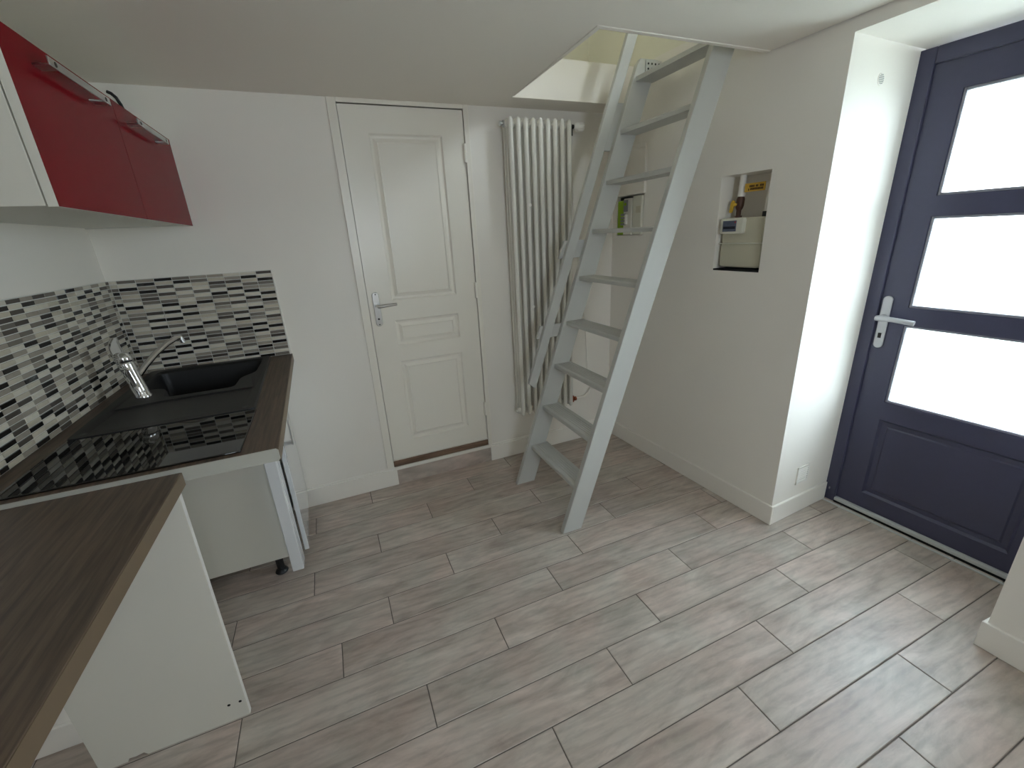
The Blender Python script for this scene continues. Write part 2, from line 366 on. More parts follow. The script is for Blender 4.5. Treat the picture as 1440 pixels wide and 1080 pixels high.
b = MB(TR); b.prism([(S_B - BT, -0.006), (4.0, -0.006), (4.0, D0), (S_B, D0), (2.09, 0.44), (2.078, 0.44)], 0, BH - 0.004)
baseboard('baseboard_near', b, 'white baseboard wrapping the wall corner past the entrance door')
b = MB(); b.box(XL0, XL, 1.380, 1.392, 0, 0.092); baseboard('baseboard_left', b, 'white baseboard behind the breakfast bar panel')

# ================================================================== CLOSET DOOR (door_1)
d1 = thing('door_1', (0.4975, YB + 0.02, DZ0), 'white moulded three-panel closet door with silver lever handle', 'door', kind='structure')
PANS = [(0.318, 0.684, 1.118, 1.925), (0.318, 0.684, 0.866, 1.008), (0.318, 0.684, 0.282, 0.772)]
FY = YB + 0.004                  # leaf face just behind the wall plane
leaf = MB(); x0, x1, z0, z1 = DX0 + 0.003, DX1 - 0.0015, DZ0 + 0.003, DZ1 - 0.003
leaf.box(x0, PANS[0][0], FY, FY + 0.04, z0, z1); leaf.box(PANS[0][1], x1, FY, FY + 0.04, z0, z1)
zz = [z0, 0.282, 0.772, 0.866, 1.008, 1.118, 1.925, z1]
for k in (0, 2, 4, 6): leaf.box(PANS[0][0], PANS[0][1], FY, FY + 0.04, zz[k], zz[k + 1])
leaf.build('leaf', 'door_paint', d1)
for (a, b_, c, d) in PANS:
    rings = [(0, 0), (0.008, 0.010), (0.018, 0.011), (0.036, 0.002), (0.041, 0.005)]
    vs = []; fs = []
    for (i, dep) in rings: vs += [(a + i, FY + dep, c + i), (b_ - i, FY + dep, c + i), (b_ - i, FY + dep, d - i), (a + i, FY + dep, d - i)]
    for k in range(len(rings) - 1):
        for j in range(4): fs.append((4 * k + j, 4 * k + (j + 1) % 4, 4 * k + 4 + (j + 1) % 4, 4 * k + 4 + j))
    n = 4 * (len(rings) - 1); fs.append((n, n + 1, n + 2, n + 3))
    MB().add(vs, fs).box(a, b_, FY + 0.015, FY + 0.04, c, d).build('panel', 'door_paint', d1)
cs = MB(); cs.box(0.1485, DX0, YB - 0.008, YB + 0.05, 0.118, ZC); cs.box(DX1, 0.832, YB - 0.008, YB + 0.05, 0.118, ZC); cs.box(DX0, DX1, YB - 0.008, YB + 0.05, DZ1, ZC)
cs.build('door_frame', 'door_paint', d1, bevel=0.002)
MB().box(DX0, DX1, YB - 0.003, YB + 0.06, 0.120, DZ0 - 0.001).build('threshold', 'threshold_oak', d1, bevel=0.001)
MB().box(DX0 + 0.006, DX1 + 0.02, YB - 0.010, YB + 0.01, 0.098, 0.119).build('sill', 'trim_paint', d1, bevel=0.002)
MB().box(0.203, 0.818, YB - 0.006, YB + 0.004, 0.0, 0.097).build('riser', 'plank_tile', d1)
for hz in (1.845, 1.13, 0.38):
    MB().tube([(DX1 - 0.004, YB - 0.004, hz - 0.045), (DX1 - 0.004, YB - 0.004, hz + 0.045)], 0.008, 10).build('hinge', 'door_paint', d1, smooth=True)
pl = []
for k in range(24):
    a = math.pi * 2 * k / 24; pl.append((0.2345 + 0.018 * math.cos(a), 1.080 + 0.018 * math.sin(a) + (0.074 if math.sin(a) > 0 else -0.074)))
hp = MB().prism(pl, FY - 0.006, FY, 'y').build('handle_plate', 'satin_steel', d1, bevel=0.002)
MB().tube([(0.2345, FY - 0.004, 1.100), (0.2345, FY - 0.045, 1.100)], 0.010, 12).tube(
    [(0.2345, FY - 0.045, 1.100), (0.25, FY - 0.050, 1.100), (0.28, FY - 0.050, 1.102), (0.335, FY - 0.046, 1.104)], [0.010, 0.009, 0.0085, 0.007], 12).build('lever', 'satin_steel', hp, smooth=True, angle=50)
for z, r in ((1.160, 0.0035), (1.028, 0.0055), (0.998, 0.0035)):
    MB().tube([(0.2345, FY - 0.0075, z), (0.2345, FY - 0.003, z)], r, 10).build('keyhole' if r > 0.004 else 'screw', 'dark_void', hp)

# ================================================================== ENTRANCE DOOR (door_2) in the right-wall frame
DD = 0.4585
d2 = thing('door_2', TR((1.68, DD, 0)), 'dark aubergine entrance door with three frosted panes and silver lever', 'door', kind='structure')
fr = MB(TR); F0, F1 = 1.262, 2.098
fr.box(F0, 1.322, DD, DD + 0.07, 0, 2.016); fr.box(2.046, F1, DD, DD + 0.07, 0, 2.016); fr.box(1.322, 2.046, DD, DD + 0.07, 1.958, 2.016)
fr.build('door_frame', 'aubergine_paint', d2, bevel=0.004)
LD = DD + 0.014; g0, g1 = 1.424, 1.940; l0, l1 = 1.322, 2.046
GZ = [(0.600, 0.963), (1.040, 1.409), (1.487, 1.855)]; pz0, pz1 = 0.112, 0.512
lf = MB(TR); lf.box(l0, g0, LD, LD + 0.045, 0.031, 1.957); lf.box(g1, l1, LD, LD + 0.045, 0.031, 1.957)
for a, b_ in ((0.031, pz0), (pz1, GZ[0][0]), (GZ[0][1], GZ[1][0]), (GZ[1][1], GZ[2][0]), (GZ[2][1], 1.957)): lf.box(g0, g1, LD, LD + 0.045, a, b_)
lf.build('leaf', 'aubergine_paint', d2)
for a, b_ in GZ:
    bd = MB(TR); t = 0.010
    bd.box(g0, g0 + t, LD + 0.006, LD + 0.03, a, b_); bd.box(g1 - t, g1, LD + 0.006, LD + 0.03, a, b_)
    bd.box(g0 + t, g1 - t, LD + 0.006, LD + 0.03, a, a + t); bd.box(g0 + t, g1 - t, LD + 0.006, LD + 0.03, b_ - t, b_)
    bo = bd.build('glazing_bead', 'bead_grey', d2, bevel=0.002)
    MB(TR).box(g0 + 0.006, g1 - 0.006, LD + 0.016, LD + 0.020, a + 0.006, b_ - 0.006).build('pane', 'frosted_glass', d2)
rings = [(0, 0), (0.010, 0.012), (0.030, 0.013), (0.036, 0.008)]
vs = []; fs = []
for (i, dep) in rings: vs += [(g0 + i, LD + dep, pz0 + i), (g1 - i, LD + dep, pz0 + i), (g1 - i, LD + dep, pz1 - i), (g0 + i, LD + dep, pz1 - i)]
for k in range(len(rings) - 1):
    for j in range(4): fs.append((4 * k + j, 4 * k + (j + 1) % 4, 4 * k + 4 + (j + 1) % 4, 4 * k + 4 + j))
n = 4 * (len(rings) - 1); fs.append((n, n + 1, n + 2, n + 3))
MB(TR).add(vs, fs).box(g0, g1, LD + 0.02, LD + 0.045, pz0, pz1).build('panel', 'aubergine_paint', d2)
sl = MB(TR).box(1.322, 2.046, DD - 0.004, DD + 0.06, 0.012, 0.030).build('threshold', 'sill_alu', d2, bevel=0.003)
MB(TR).box(1.322, 2.046, DD - 0.002, DD + 0.06, 0.0, 0.013).build('threshold_gap', 'dark_void', d2)
MB(TR).box(1.262, 2.09, DD - 0.030, DD - 0.018, -0.002, 0.004).build('floor_strip', 'sill_alu', d2)
pl = []
for k in range(24):
    a = math.pi * 2 * k / 24; pl.append((1.350 + 0.0185 * math.cos(a), 0.966 + 0.0185 * math.sin(a) + (0.100 if math.sin(a) > 0 else -0.100)))
hp2 = MB(lambda v: TR((v[0], v[1], v[2]))).prism(pl, LD - 0.010, LD, 'y').build('handle_plate', 'silver_paint', d2, bevel=0.003)
lv = MB(TR); lv.tube([(1.350, LD - 0.006, 0.990), (1.350, LD - 0.050, 0.990)], 0.013, 14)
lv.tube([(1.340, LD - 0.052, 0.990), (1.36, LD - 0.055, 0.991), (1.40, LD - 0.055, 0.991), (1.478, LD - 0.050, 0.985)], [0.012, 0.0125, 0.011, 0.0105], 12)
lv.build('lever', 'silver_paint', hp2, smooth=True, angle=50)
MB(TR).box(1.344, 1.356, LD - 0.0125, LD - 0.006, 0.895, 0.918).build('lock_cylinder', 'dark_metal', hp2)
for k in range(3): MB(TR).box(1.345 + k * 0.004, 1.347 + k * 0.004, LD - 0.0135, LD - 0.012, 0.899, 0.914).build('lock_slot', 'dark_void', hp2)
MB(TR).box(1.288, 1.294, DD - 0.002, DD + 0.002, 0.062, 0.074).build('frame_clip', 'bead_grey', d2)

# ================================================================== LADDER
ld = thing('loft_ladder', (0.91, 1.83, 0), 'steep pale grey painted wooden ladder with handrail rising to the loft hatch', 'ladder')
FS = lambda z: 0.869 + 0.3406 * z
BS = lambda z: 0.848 + 0.3506 * z
zt = 2.222
MB().prism([(FS(0), 0), (FS(0) + 0.108, 0), (FS(zt) + 0.118, zt), (FS(zt) + 0.02, zt), (FS(zt - 0.03), zt - 0.03)], 1.556, 1.584, 'y').build('stringer', 'ladder_paint', ld, bevel=0.003)
MB().prism([(BS(0), 0), (BS(0) + 0.116, 0), (BS(zt) + 0.118, zt), (BS(zt) + 0.012, zt), (BS(zt - 0.025), zt - 0.025)], 2.070, 2.098, 'y').build('stringer', 'ladder_paint', ld, bevel=0.003)
for k in range(1, 10):
    z = 0.2375 * k + 0.004
    xa = 0.5 * (FS(z) + BS(z)) + 0.010; D = 0.106; t = 0.021
    prof = [(xa + D, z - t), (xa, z - t), (xa, z - 0.004), (xa + 0.003, z)]
    for q in range(5):                     # anti-slip grooves
        g = xa + 0.022 + q * 0.014
        prof += [(g, z), (g + 0.0015, z - 0.002), (g + 0.004, z - 0.002), (g + 0.0055, z)]
    prof += [(xa + D, z)]
    MB().prism(prof, 1.580, 2.074, 'y').build('step', 'ladder_paint', ld)
HR = lambda z: 0.7310 + 0.3562 * z
zb, zt2 = 0.60, 2.85
MB().prism([(HR(0.625), 0.625), (HR(0.580) + 0.052 + 0.005, 0.588), (HR(zt2) + 0.054, zt2 - 0.02), (HR(zt2), zt2)], 2.072, 2.096, 'y').build('handrail', 'ladder_paint', ld, bevel=0.003)
for zc, h in ((0.905, 0.035), (1.335, 0.045), (1.92, 0.11)):
    a, b_ = zc - h, zc + h
    MB().prism([(HR(a) - 0.018, a), (HR(a) + 0.13, a), (HR(b_) + 0.13, b_), (HR(b_) - 0.018, b_)] if h < 0.1 else
               [(HR(a) + 0.02, a), (HR(a) + 0.13, a), (HR(b_) + 0.13, b_), (HR(b_) + 0.02, b_)], 2.096, 2.114, 'y').build('handrail_block', 'ladder_paint', ld, bevel=0.002)
hk = MB().box(1.665, 1.762, 2.064, 2.0705, 2.165, 2.215).build('hook_plate', 'ladder_paint', ld)
for q in range(4):
    for r_ in range(2):
        c = (1.680 + q * 0.022, 2.0638, 2.178 + r_ * 0.022)
        MB().tube([(c[0], 2.0632, c[2]), (c[0], 2.065, c[2])], 0.005, 8).build('screw_hole', 'dark_void', hk)

# ================================================================== RADIATOR
ra = thing('column_radiator', (1.2, 2.365, 0.31), 'tall white three-column steel radiator hanging beside the closet door', 'radiator')
ra_z0, ra_z1 = 0.322, 1.998
def column():
    m_ = MB()
    ys = (2.330, 2.366, 2.402)
    for y in ys:
        pts = [(0, y, ra_z0 - 0.004), (0, y, ra_z0 + 0.003), (0, y, ra_z0 + 0.012), (0, y, ra_z1 - 0.012), (0, y, ra_z1 - 0.003), (0, y, ra_z1 + 0.004)]
        m_.tube(pts, [0.006, 0.0112, 0.0136, 0.0136, 0.0112, 0.006], 12)
    for z in (ra_z0 + 0.022, ra_z1 - 0.022):
        m_.tube([(0, 2.322, z), (0, 2.328, z), (0, 2.404, z), (0, 2.410, z)], [0.008, 0.016, 0.016, 0.008], 12)
        m_.tube([(-0.02195, 2.366, z), (-0.012, 2.366, z), (0.012, 2.366, z), (0.02195, 2.366, z)], [0.017, 0.022, 0.022, 0.017], 14)
    return m_
c0 = column().build('column', 'radiator_enamel', ra, smooth=True, angle=60)
c0.location = (1.025, 0, 0)
for k in range(1, 9):
    c = c0.copy(); col.objects.link(c); c.parent = ra; c.matrix_parent_inverse = c0.matrix_parent_inverse; c.location = (1.025 + k * 0.0439, 0, 0)
zt_, zb_ = ra_z1 - 0.022, ra_z0 + 0.022
lathe_pts([(0.006, -0.048), (0.012, -0.046), (0.012, -0.036), (0.009, -0.034), (0.009, -0.028), (0.017, -0.027), (0.017, -0.018)], (1.025, 2.366, zt_), 'x').build('end_plug', 'aluminium', ra, smooth=True)
lathe_pts([(0.005, -0.036), (0.009, -0.034), (0.009, -0.026), (0.015, -0.024), (0.015, -0.018)], (1.025, 2.366, zb_), 'x').build('end_plug', 'radiator_enamel', ra, smooth=True)
lathe_pts([(0.012, 0.015), (0.015, 0.020), (0.015, 0.034), (0.011, 0.036), (0.011, 0.052)], (1.376, 2.366, zt_), 'x').tube(
    [(1.412, 2.366, zt_), (1.412, 2.366, zt_ - 0.045)], 0.008, 10).build('valve_body', 'dark_metal', ra, smooth=True)
hd = lathe_pts([(0.012, 0.050), (0.016, 0.054), (0.018, 0.066), (0.021, 0.072), (0.021, 0.108), (0.018, 0.113), (0.006, 0.114)], (1.376, 2.366, zt_), 'x', 18)
for k in range(9):
    a = 2 * math.pi * k / 9; hd.tube([(1.450, 2.366 + 0.0205 * math.cos(a), zt_ + 0.0205 * math.sin(a)), (1.486, 2.366 + 0.0205 * math.cos(a), zt_ + 0.0205 * math.sin(a))], 0.003, 6)
hd.build('thermostat_head', 'vent_white', ra, smooth=True)
lathe_pts([(0.012, 0.015), (0.015, 0.020), (0.015, 0.032), (0.010, 0.034), (0.010, 0.045), (0.014, 0.047), (0.014, 0.062), (0.008, 0.063)], (1.376, 2.366, zb_), 'x').tube(
    [(1.415, 2.366, zb_ - 0.02), (1.415, 2.366, zb_ + 0.022)], 0.008, 8).build('return_valve', 'copper', ra, smooth=True)
for z in (1.575, 1.012):
    MB().tube([(1.118, 2.316, z), (1.118, 2.340, z)], 0.009, 12).build('bracket_cap', 'vent_white', ra, smooth=True)
    MB().box(1.106, 1.130, 2.335, YB + 0.002, z - 0.006, z + 0.006).build('wall_bracket', 'radiator_enamel', ra)
MB().tube([(1.412, 2.366, zt_ - 0.04), (1.425, 2.395, zt_ - 0.07), (1.448, 2.426, zt_ - 0.12), (1.462, 2.428, 1.53), (1.50, 2.428, 1.20), (1.552, 2.428, 0.80), (1.572, 2.428, 0.43)], 0.0035, 8).build('thin_pipe', 'trim_paint', ra, smooth=True)
cp = [(1.438, 2.366, zb_), (1.47, 2.372, zb_ - 0.004), (1.52, 2.39, zb_ - 0.012), (1.565, 2.41, zb_ + 0.0), (1.588, 2.422, zb_ + 0.035), (1.588, 2.425, zb_ + 0.075), (1.575, 2.428, zb_ + 0.105)]
MB().tube(cp, 0.008, 10).build('supply_pipe', 'trim_paint', ra, smooth=True)
MB().box(1.552, 1.592, 2.415, YB + 0.002, 0.436, 0.450).build('pipe_clip', 'dark_metal', ra, bevel=0.002)

# ================================================================== KITCHEN
ZW = 0.905
# ---- mosaic backsplashes
TP, RP, TG = 0.0667, 0.01615, 0.0034
def tile_mesh(L, H, mt, face):
    c = 0.0006; T = 0.0045
    l, h = L / 2, H / 2
    base = [(-l, -h, 0), (l, -h, 0), (l, h, 0), (-l, h, 0), (-l, -h, T - c), (l, -h, T - c), (l, h, T - c), (-l, h, T - c), (-l + c, -h + c, T), (l - c, -h + c, T), (l - c, h - c, T), (-l + c, h - c, T)]
    fs = [(4, 5, 9, 8), (5, 6, 10, 9), (6, 7, 11, 10), (7, 4, 8, 11), (8, 9, 10, 11), (0, 1, 5, 4), (1, 2, 6, 5), (2, 3, 7, 6), (3, 0, 4, 7)]
    if face == 'left': vs = [(t, u, v) for u, v, t in base]; fs = [f[::1] for f in fs]
    else: vs = [(u, -t, v) for u, v, t in base]
    return vs, fs
tcache = {}
def get_tile(L, H, mi, face):
    k = (round(L, 4), round(H, 4), mi, face)
    if k not in tcache:
        me = bpy.data.meshes.new('tile'); vs, fs = tile_mesh(L, H, mi, face); me.from_pydata(vs, [], fs); me.materials.append(TILE_MATS[mi]); tcache[k] = me
    return tcache[k]
def pick(prev, side):
    while True:
        m_ = random.choices(range(6), (25, 18, 15, 11, 10, 22))[0]
        if m_ == prev: continue
        if side is not None and side >= 4 and m_ >= 4 and random.random() < 0.8: continue
        if side == m_ and random.random() < 0.6: continue
        if prev is not None and prev >= 4 and m_ >= 4: continue
        if prev in (0, 1) and m_ in (0, 1) and random.random() < 0.6: continue
        return m_
def tiles(u0, u1, zlo, zhi, first):
    out = []; u = first; ci = 0; last = {}
    while u < u1 - 0.004:
        a, b_ = max(u, u0), min(u + TP, u1)
        if b_ - a > 0.006:
            z = zlo; prev = None
            while z < zhi - 0.003:
                lo, hi = max(z, zlo), min(z + RP, zhi)
                prev = pick(prev, last.get(round(z, 4))); last[round(z, 4)] = prev
                if hi - lo > 0.004: out.append(((a + b_) / 2, (lo + hi) / 2, b_ - a - TG, hi - lo - TG, prev))
                z += RP
        u += TP; ci += 1
    return out
mat('mosaic_grout', srgb(226, 224, 217), 0.85)
bl = MB().box(XL - 0.001, -0.8615, 1.394, YB, ZW - 0.004, 1.326).build('mosaic_backsplash', 'mosaic_grout')
tag(bl, 'black, grey and white stick mosaic on the wall behind the tap', 'backsplash', 'mosaic backsplashes')
tl_ = tiles(1.396, YB - 0.006, ZW + 0.001, 1.325, 1.396)
tl_.sort(key=lambda t: t[0])
for t in tl_[:300]:
    o = bpy.data.objects.new('tile', get_tile(t[2], t[3], t[4], 'left')); col.objects.link(o); o.location = (-0.8616, t[0], t[1]); o.parent = bl
rest = tl_[300:]
me = bpy.data.meshes.new('mosaic_tiles'); V = []; Fc = []; Mi = []
for t in rest:
    vs, fs = tile_mesh(t[2], t[3], t[4], 'left'); n = len(V)
    V += [(v[0] - 0.8616, v[1] + t[0], v[2] + t[1]) for v in vs]; Fc += [[i + n for i in f] for f in fs]; Mi += [t[4]] * len(fs)
me.from_pydata(V, [], Fc)
for m_ in TILE_MATS: me.materials.append(m_)
for p_, mi in zip(me.polygons, Mi): p_.material_index = mi
o = bpy.data.objects.new('mosaic_tiles', me); col.objects.link(o); o.parent = bl; o['kind'] = 'stuff'
bb = MB().box(-0.8615, -0.229, YB - 0.0065, YB, ZW - 0.004, 1.326).build('mosaic_backsplash', 'mosaic_grout')
tag(bb, 'black, grey and white stick mosaic on the closet-door wall, ending in a white strip', 'backsplash', 'mosaic backsplashes')
for t in tiles(-0.8555, -0.2300, ZW + 0.001, 1.325, -0.2300 - 10 * TP):
    o = bpy.data.objects.new('tile', get_tile(t[2], t[3], t[4], 'back')); col.objects.link(o); o.location = (t[0], YB - 0.0064, t[1]); o.parent = bb
MB().box(-0.2295, -0.2235, YB - 0.012, YB, ZW, 1.328).build('edge_strip', 'vent_white', bb, bevel=0.001)

# ---- worktop with the sink cut-out
wt = thing('kitchen_worktop', (-0.53, 1.84, ZW), 'brown oak-effect worktop carrying the black sink and hob', 'worktop')
WX0, WX1F, WX1B = XL + 0.007, -0.200, -0.221
def wx(y): return WX1F + (WX1B - WX1F) * (y - 1.24) / (YB - 1.24)
wm = MB(); z0, z1 = ZW - 0.038, ZW
cx0, cx1, cy0, cy1 = -0.785, -0.315, 1.630, 2.405
wm.box(WX0, cx0, 1.242, YB - 0.012, z0, z1)
wm.prism([(cx1, 1.242), (wx(1.242), 1.242), (wx(YB), YB - 0.001), (cx1, YB - 0.001)], z0, z1)
wm.box(cx0, cx1, 1.242, cy0, z0, z1); wm.box(cx0, cx1, cy1, YB - 0.012, z0, z1)
wm.build('top', 'oak_worktop', wt)
em = MB(); em.prism([(WX0, z0), (wx(1.24) - 0.006, z0), (wx(1.24), z0 + 0.006), (wx(1.24), z1 - 0.006), (wx(1.24) - 0.006, z1 - 0.0005), (WX0, z1 - 0.0005)], 1.2395, 1.2425, 'y')
em.build('end_band', 'edge_band', wt)
MB().prism([(wx(1.242), 1.242), (wx(1.242) + 0.0015, 1.242), (wx(YB) + 0.0015, YB - 0.001), (wx(YB), YB - 0.001)], z0, z1 - 0.001).build('front_band', 'worktop_edge', wt)

# ---- sink
sk = thing('kitchen_sink', (-0.55, 2.0, ZW), 'black granite-resin sink with drainer set into the worktop', 'sink')
bm = bmesh.new()
def loop(pts, z): 
    vs = [bm.verts.new((x, y, z)) for x, y in pts]; return vs, [bm.edges.new((vs[i], vs[(i + 1) % len(vs)])) for i in range(len(vs))]
def round_poly(pts, r, n=4):
    out = []
    for i, p in enumerate(pts):
        p = Vector(p); a = Vector(pts[i - 1]); b_ = Vector(pts[(i + 1) % len(pts)])
        da, db = (a - p), (b_ - p); ra_ = min(r, da.length * .45, db.length * .45)
        p0 = p + da.normalized() * ra_; p1 = p + db.normalized() * ra_
        for k in range(n + 1):
            t = k / n; q = p0 * (1 - t) ** 2 + p * 2 * t * (1 - t) + p1 * t * t; out.append((q.x, q.y))
    return out
zr = ZW + 0.008
outer = round_poly([(-0.800, 1.608), (-0.300, 1.608), (-0.318, 2.420), (-0.812, 2.420)], 0.018)
bowl = round_poly([(-0.640, 1.925), (-0.405, 1.925), (-0.400, 2.060), (-0.350, 2.120), (-0.345, 2.385), (-0.775, 2.385), (-0.775, 2.090), (-0.665, 2.060)], 0.03)
drn = round_poly([(-0.775, 1.640), (-0.325, 1.640), (-0.325, 1.885), (-0.640, 1.885), (-0.775, 1.860)], 0.02)
vo, eo = loop(outer, zr); vbw, ebw = loop(bowl, zr); vd, ed = loop(drn, zr)
bmesh.ops.triangle_fill(bm, use_beauty=True, edges=eo + ebw + ed)
def down(vs, pts2, z, fill=True):
    n = len(vs); nv = [bm.verts.new((x, y, z)) for x, y in pts2]
    for i in range(n): bm.faces.new((vs[i], vs[(i + 1) % n], nv[(i + 1) % n], nv[i]))
    if fill: bm.faces.new(nv)
    return nv
def shrink(pts, k):
    cx = sum(p[0] for p in pts) / len(pts); cy = sum(p[1] for p in pts) / len(pts)
    return [(cx + (p[0] - cx) * k, cy + (p[1] - cy) * k) for p in pts]
v1 = down(vbw, shrink(bowl, 0.97), zr - 0.010, False); down(v1, shrink(bowl, 0.90), zr - 0.175)
down(vd, shrink(drn, 0.95), zr - 0.006)
ou2 = [(x + (0.004 if x < -0.5 else -0.004) * -1, y) for x, y in outer]
down(vo, ou2, ZW - 0.002, False)
bmesh.ops.recalc_face_normals(bm, faces=bm.faces)
me = bpy.data.meshes.new('basin'); bm.to_mesh(me); bm.free(); me.materials.append(MATS['black_resin'])
o = bpy.data.objects.new('basin', me); col.objects.link(o); finish(o, sk, smooth=True, angle=30)
lathe_pts([(0.040, 0.0), (0.040, 0.003), (0.030, 0.004), (0.012, 0.001)], (-0.56, 2.20, zr - 0.1745), 'z').build('drain', 'satin_steel', sk, smooth=True)

# ---- tap
tp = thing('mixer_tap', (-0.717, 1.985, zr), 'chrome single-lever mixer tap with long arched spout at the sink corner', 'tap')
tx, ty = -0.715, 1.985
def lean(m_):
    m_.v = [(x - 0.15 * (z - zr), y, z + 0.06 * (z - zr)) for x, y, z in m_.v]; return m_
lean(lathe_pts([(0.027, 0), (0.027, 0.006), (0.0245, 0.010), (0.0235, 0.06), (0.0245, 0.10), (0.0265, 0.128), (0.024, 0.134)], (tx, ty, zr), 'z', 24)).build('body', 'chrome', tp, smooth=True, angle=50)
lean(lathe_pts([(0.0255, 0.135), (0.0275, 0.139), (0.0275, 0.152), (0.022, 0.163), (0.010, 0.168)], (tx, ty, zr), 'z', 24)).build('cartridge_head', 'chrome', tp, smooth=True, angle=50)
lvp = [(tx - 0.004, ty - 0.012, zr + 0.152), (tx - 0.012, ty + 0.012, zr + 0.168), (tx - 0.022, ty + 0.045, zr + 0.190), (tx - 0.028, ty + 0.085, zr + 0.208)]
vs = []; fs = []
for i, p in enumerate(lvp):
    wd = (0.022, 0.023, 0.020, 0.014)[i]; th = (0.009, 0.010, 0.007, 0.004)[i]
    vs += [(p[0] - wd, p[1], p[2] - th), (p[0] + wd, p[1], p[2] - th), (p[0] + wd * .8, p[1], p[2] + th), (p[0] - wd * .8, p[1], p[2] + th)]
for i in range(3):
    for j in range(4): fs.append((4 * i + j, 4 * i + (j + 1) % 4, 4 * i + 4 + (j + 1) % 4, 4 * i + 4 + j))
fs += [(3, 2, 1, 0), (12, 13, 14, 15)]
lean(MB().add(vs, fs)).build('lever', 'chrome', tp, bevel=0.004, seg=3)
sp = [(tx + 0.012, ty + 0.014, zr + 0.078), (tx + 0.035, ty + 0.045, zr + 0.102), (tx + 0.070, ty + 0.090, zr + 0.134), (tx + 0.105, ty + 0.135, zr + 0.158), (tx + 0.135, ty + 0.172, zr + 0.172), (tx + 0.146, ty + 0.186, zr + 0.170)]
lean(MB().tube(sp, [0.0115, 0.0105, 0.010, 0.0095, 0.0095, 0.010], 14).tube([(tx + 0.144, ty + 0.183, zr + 0.172), (tx + 0.147, ty + 0.186, zr + 0.150)], 0.0105, 12)).build('spout', 'chrome', tp, smooth=True, angle=50)

# ---- hob
hb = thing('ceramic_hob', (-0.545, 1.43, ZW), 'flat black glass hob between the sink and the worktop end', 'hob')
MB().box(-0.800, -0.292, 1.262, 1.604, ZW - 0.0003, ZW + 0.0055).build('glass_plate', 'black_glass', hb, bevel=0.002)

# ---- base cabinet under the sink
cb = thing('sink_cabinet', (-0.61, 2.15, 0), 'white base cabinet under the sink on black feet', 'cabinet')
CY0 = 1.872; cz0, cz1 = 0.105, ZW - 0.0382
cr = MB(); cr.box(-0.845, -0.366, CY0, CY0 + 0.018, cz0, cz1); cr.box(-0.845, -0.366, YB - 0.030, YB - 0.014, cz0, cz1)
cr.box(-0.845, -0.366, CY0 + 0.018, YB - 0.030, cz0, cz0 + 0.018); cr.box(-0.845, -0.835, CY0 + 0.018, YB - 0.030, cz0 + 0.018, cz1)
cr.build('carcass', 'white_melamine', cb)
MB().box(-0.375, -0.345, CY0 - 0.0015, CY0 + 0.001, cz1 - 0.012, cz1 - 0.004).build('cable_slot', 'dark_void', cb)
for fx, fy in ((-0.42, 1.925), (-0.80, 1.925), (-0.42, 2.37), (-0.80, 2.37)):
    lathe_pts([(0.026, 0.0), (0.028, 0.004), (0.024, 0.012), (0.016, 0.020), (0.016, 0.080), (0.024, 0.090), (0.024, 0.1055)], (fx, fy, 0), 'z', 18).build('foot', 'black_plastic', cb, smooth=True)
dn, df = Vector((-0.284, 1.897)), Vector((-0.301, 2.425))
u = (df - dn).normalized(); nrm = Vector((-u.y, u.x)) * 0.019
dr = MB().prism([tuple(dn), tuple(df), tuple(df + nrm), tuple(dn + nrm)], 0.098, cz1 - 0.004).build('door', 'white_gloss', cb, bevel=0.0015)
hdl = MB(); hy = 1.965
for z in (0.612, 0.772): hdl.box(-0.290, -0.2535, hy - 0.006, hy + 0.006, z - 0.008, z + 0.008)
hdl.box(-0.2575, -0.2535, hy - 0.009, hy + 0.009, 0.600, 0.784)
hdl.build('handle', 'aluminium', dr, bevel=0.001)
fp = MB(); fp.box(-0.347, -0.3015, 1.760, 1.777, 0.100, cz1 - 0.012); fp.box(-0.3195, -0.3015, 1.777, 1.838, 0.100, cz1 - 0.012)
MB().box(-0.345, -0.308, 1.8725, 1.890, 0.105, cz1 - 0.012).build('gap_shade', 'dark_void', cb)  # black box painting the shade between filler and door, no real part
fp.build('filler_panel', 'white_gloss', cb, bevel=0.004)

# ---- breakfast bar: lower worktop and its support panel
lwt = MB().box(-1.045, -0.427, -0.25, 1.2385, 0.856, 0.8935).build('breakfast_bar_top', 'oak_worktop', bevel=0.0015)
tag(lwt, 'brown oak-effect bar top butted against the taller worktop end', 'worktop')
lb = MB().box(-0.4275, -0.4255, -0.25, 1.2385, 0.857, 0.8922).build('front_band', 'worktop_edge', lwt)
sp_ = thing('support_panel', (-0.66, 1.265, 0), 'white melamine side panel standing on the floor under the bar top', 'panel')
pp = [(-0.857, 0), (-0.792, 0), (-0.786, 0.011), (-0.770, 0.009), (-0.750, 0.012), (-0.742, 0), (-0.470, 0), (-0.452, 0.856), (-0.857, 0.856)]
MB().prism(pp, 1.252, 1.270, 'y').build('board', 'white_melamine', sp_)
MB().prism([(-0.470, 0.001), (-0.4692, 0.001), (-0.4512, 0.8555), (-0.452, 0.8555)], 1.2525, 1.2695, 'y').build('edge_band', 'vent_white', sp_)
for x, z in ((-0.484, 0.066), (-0.515, 0.067)): MB().tube([(x, 1.2515, z), (x, 1.254, z)], 0.0045, 10).build('dowel_hole', 'dark_void', sp_)

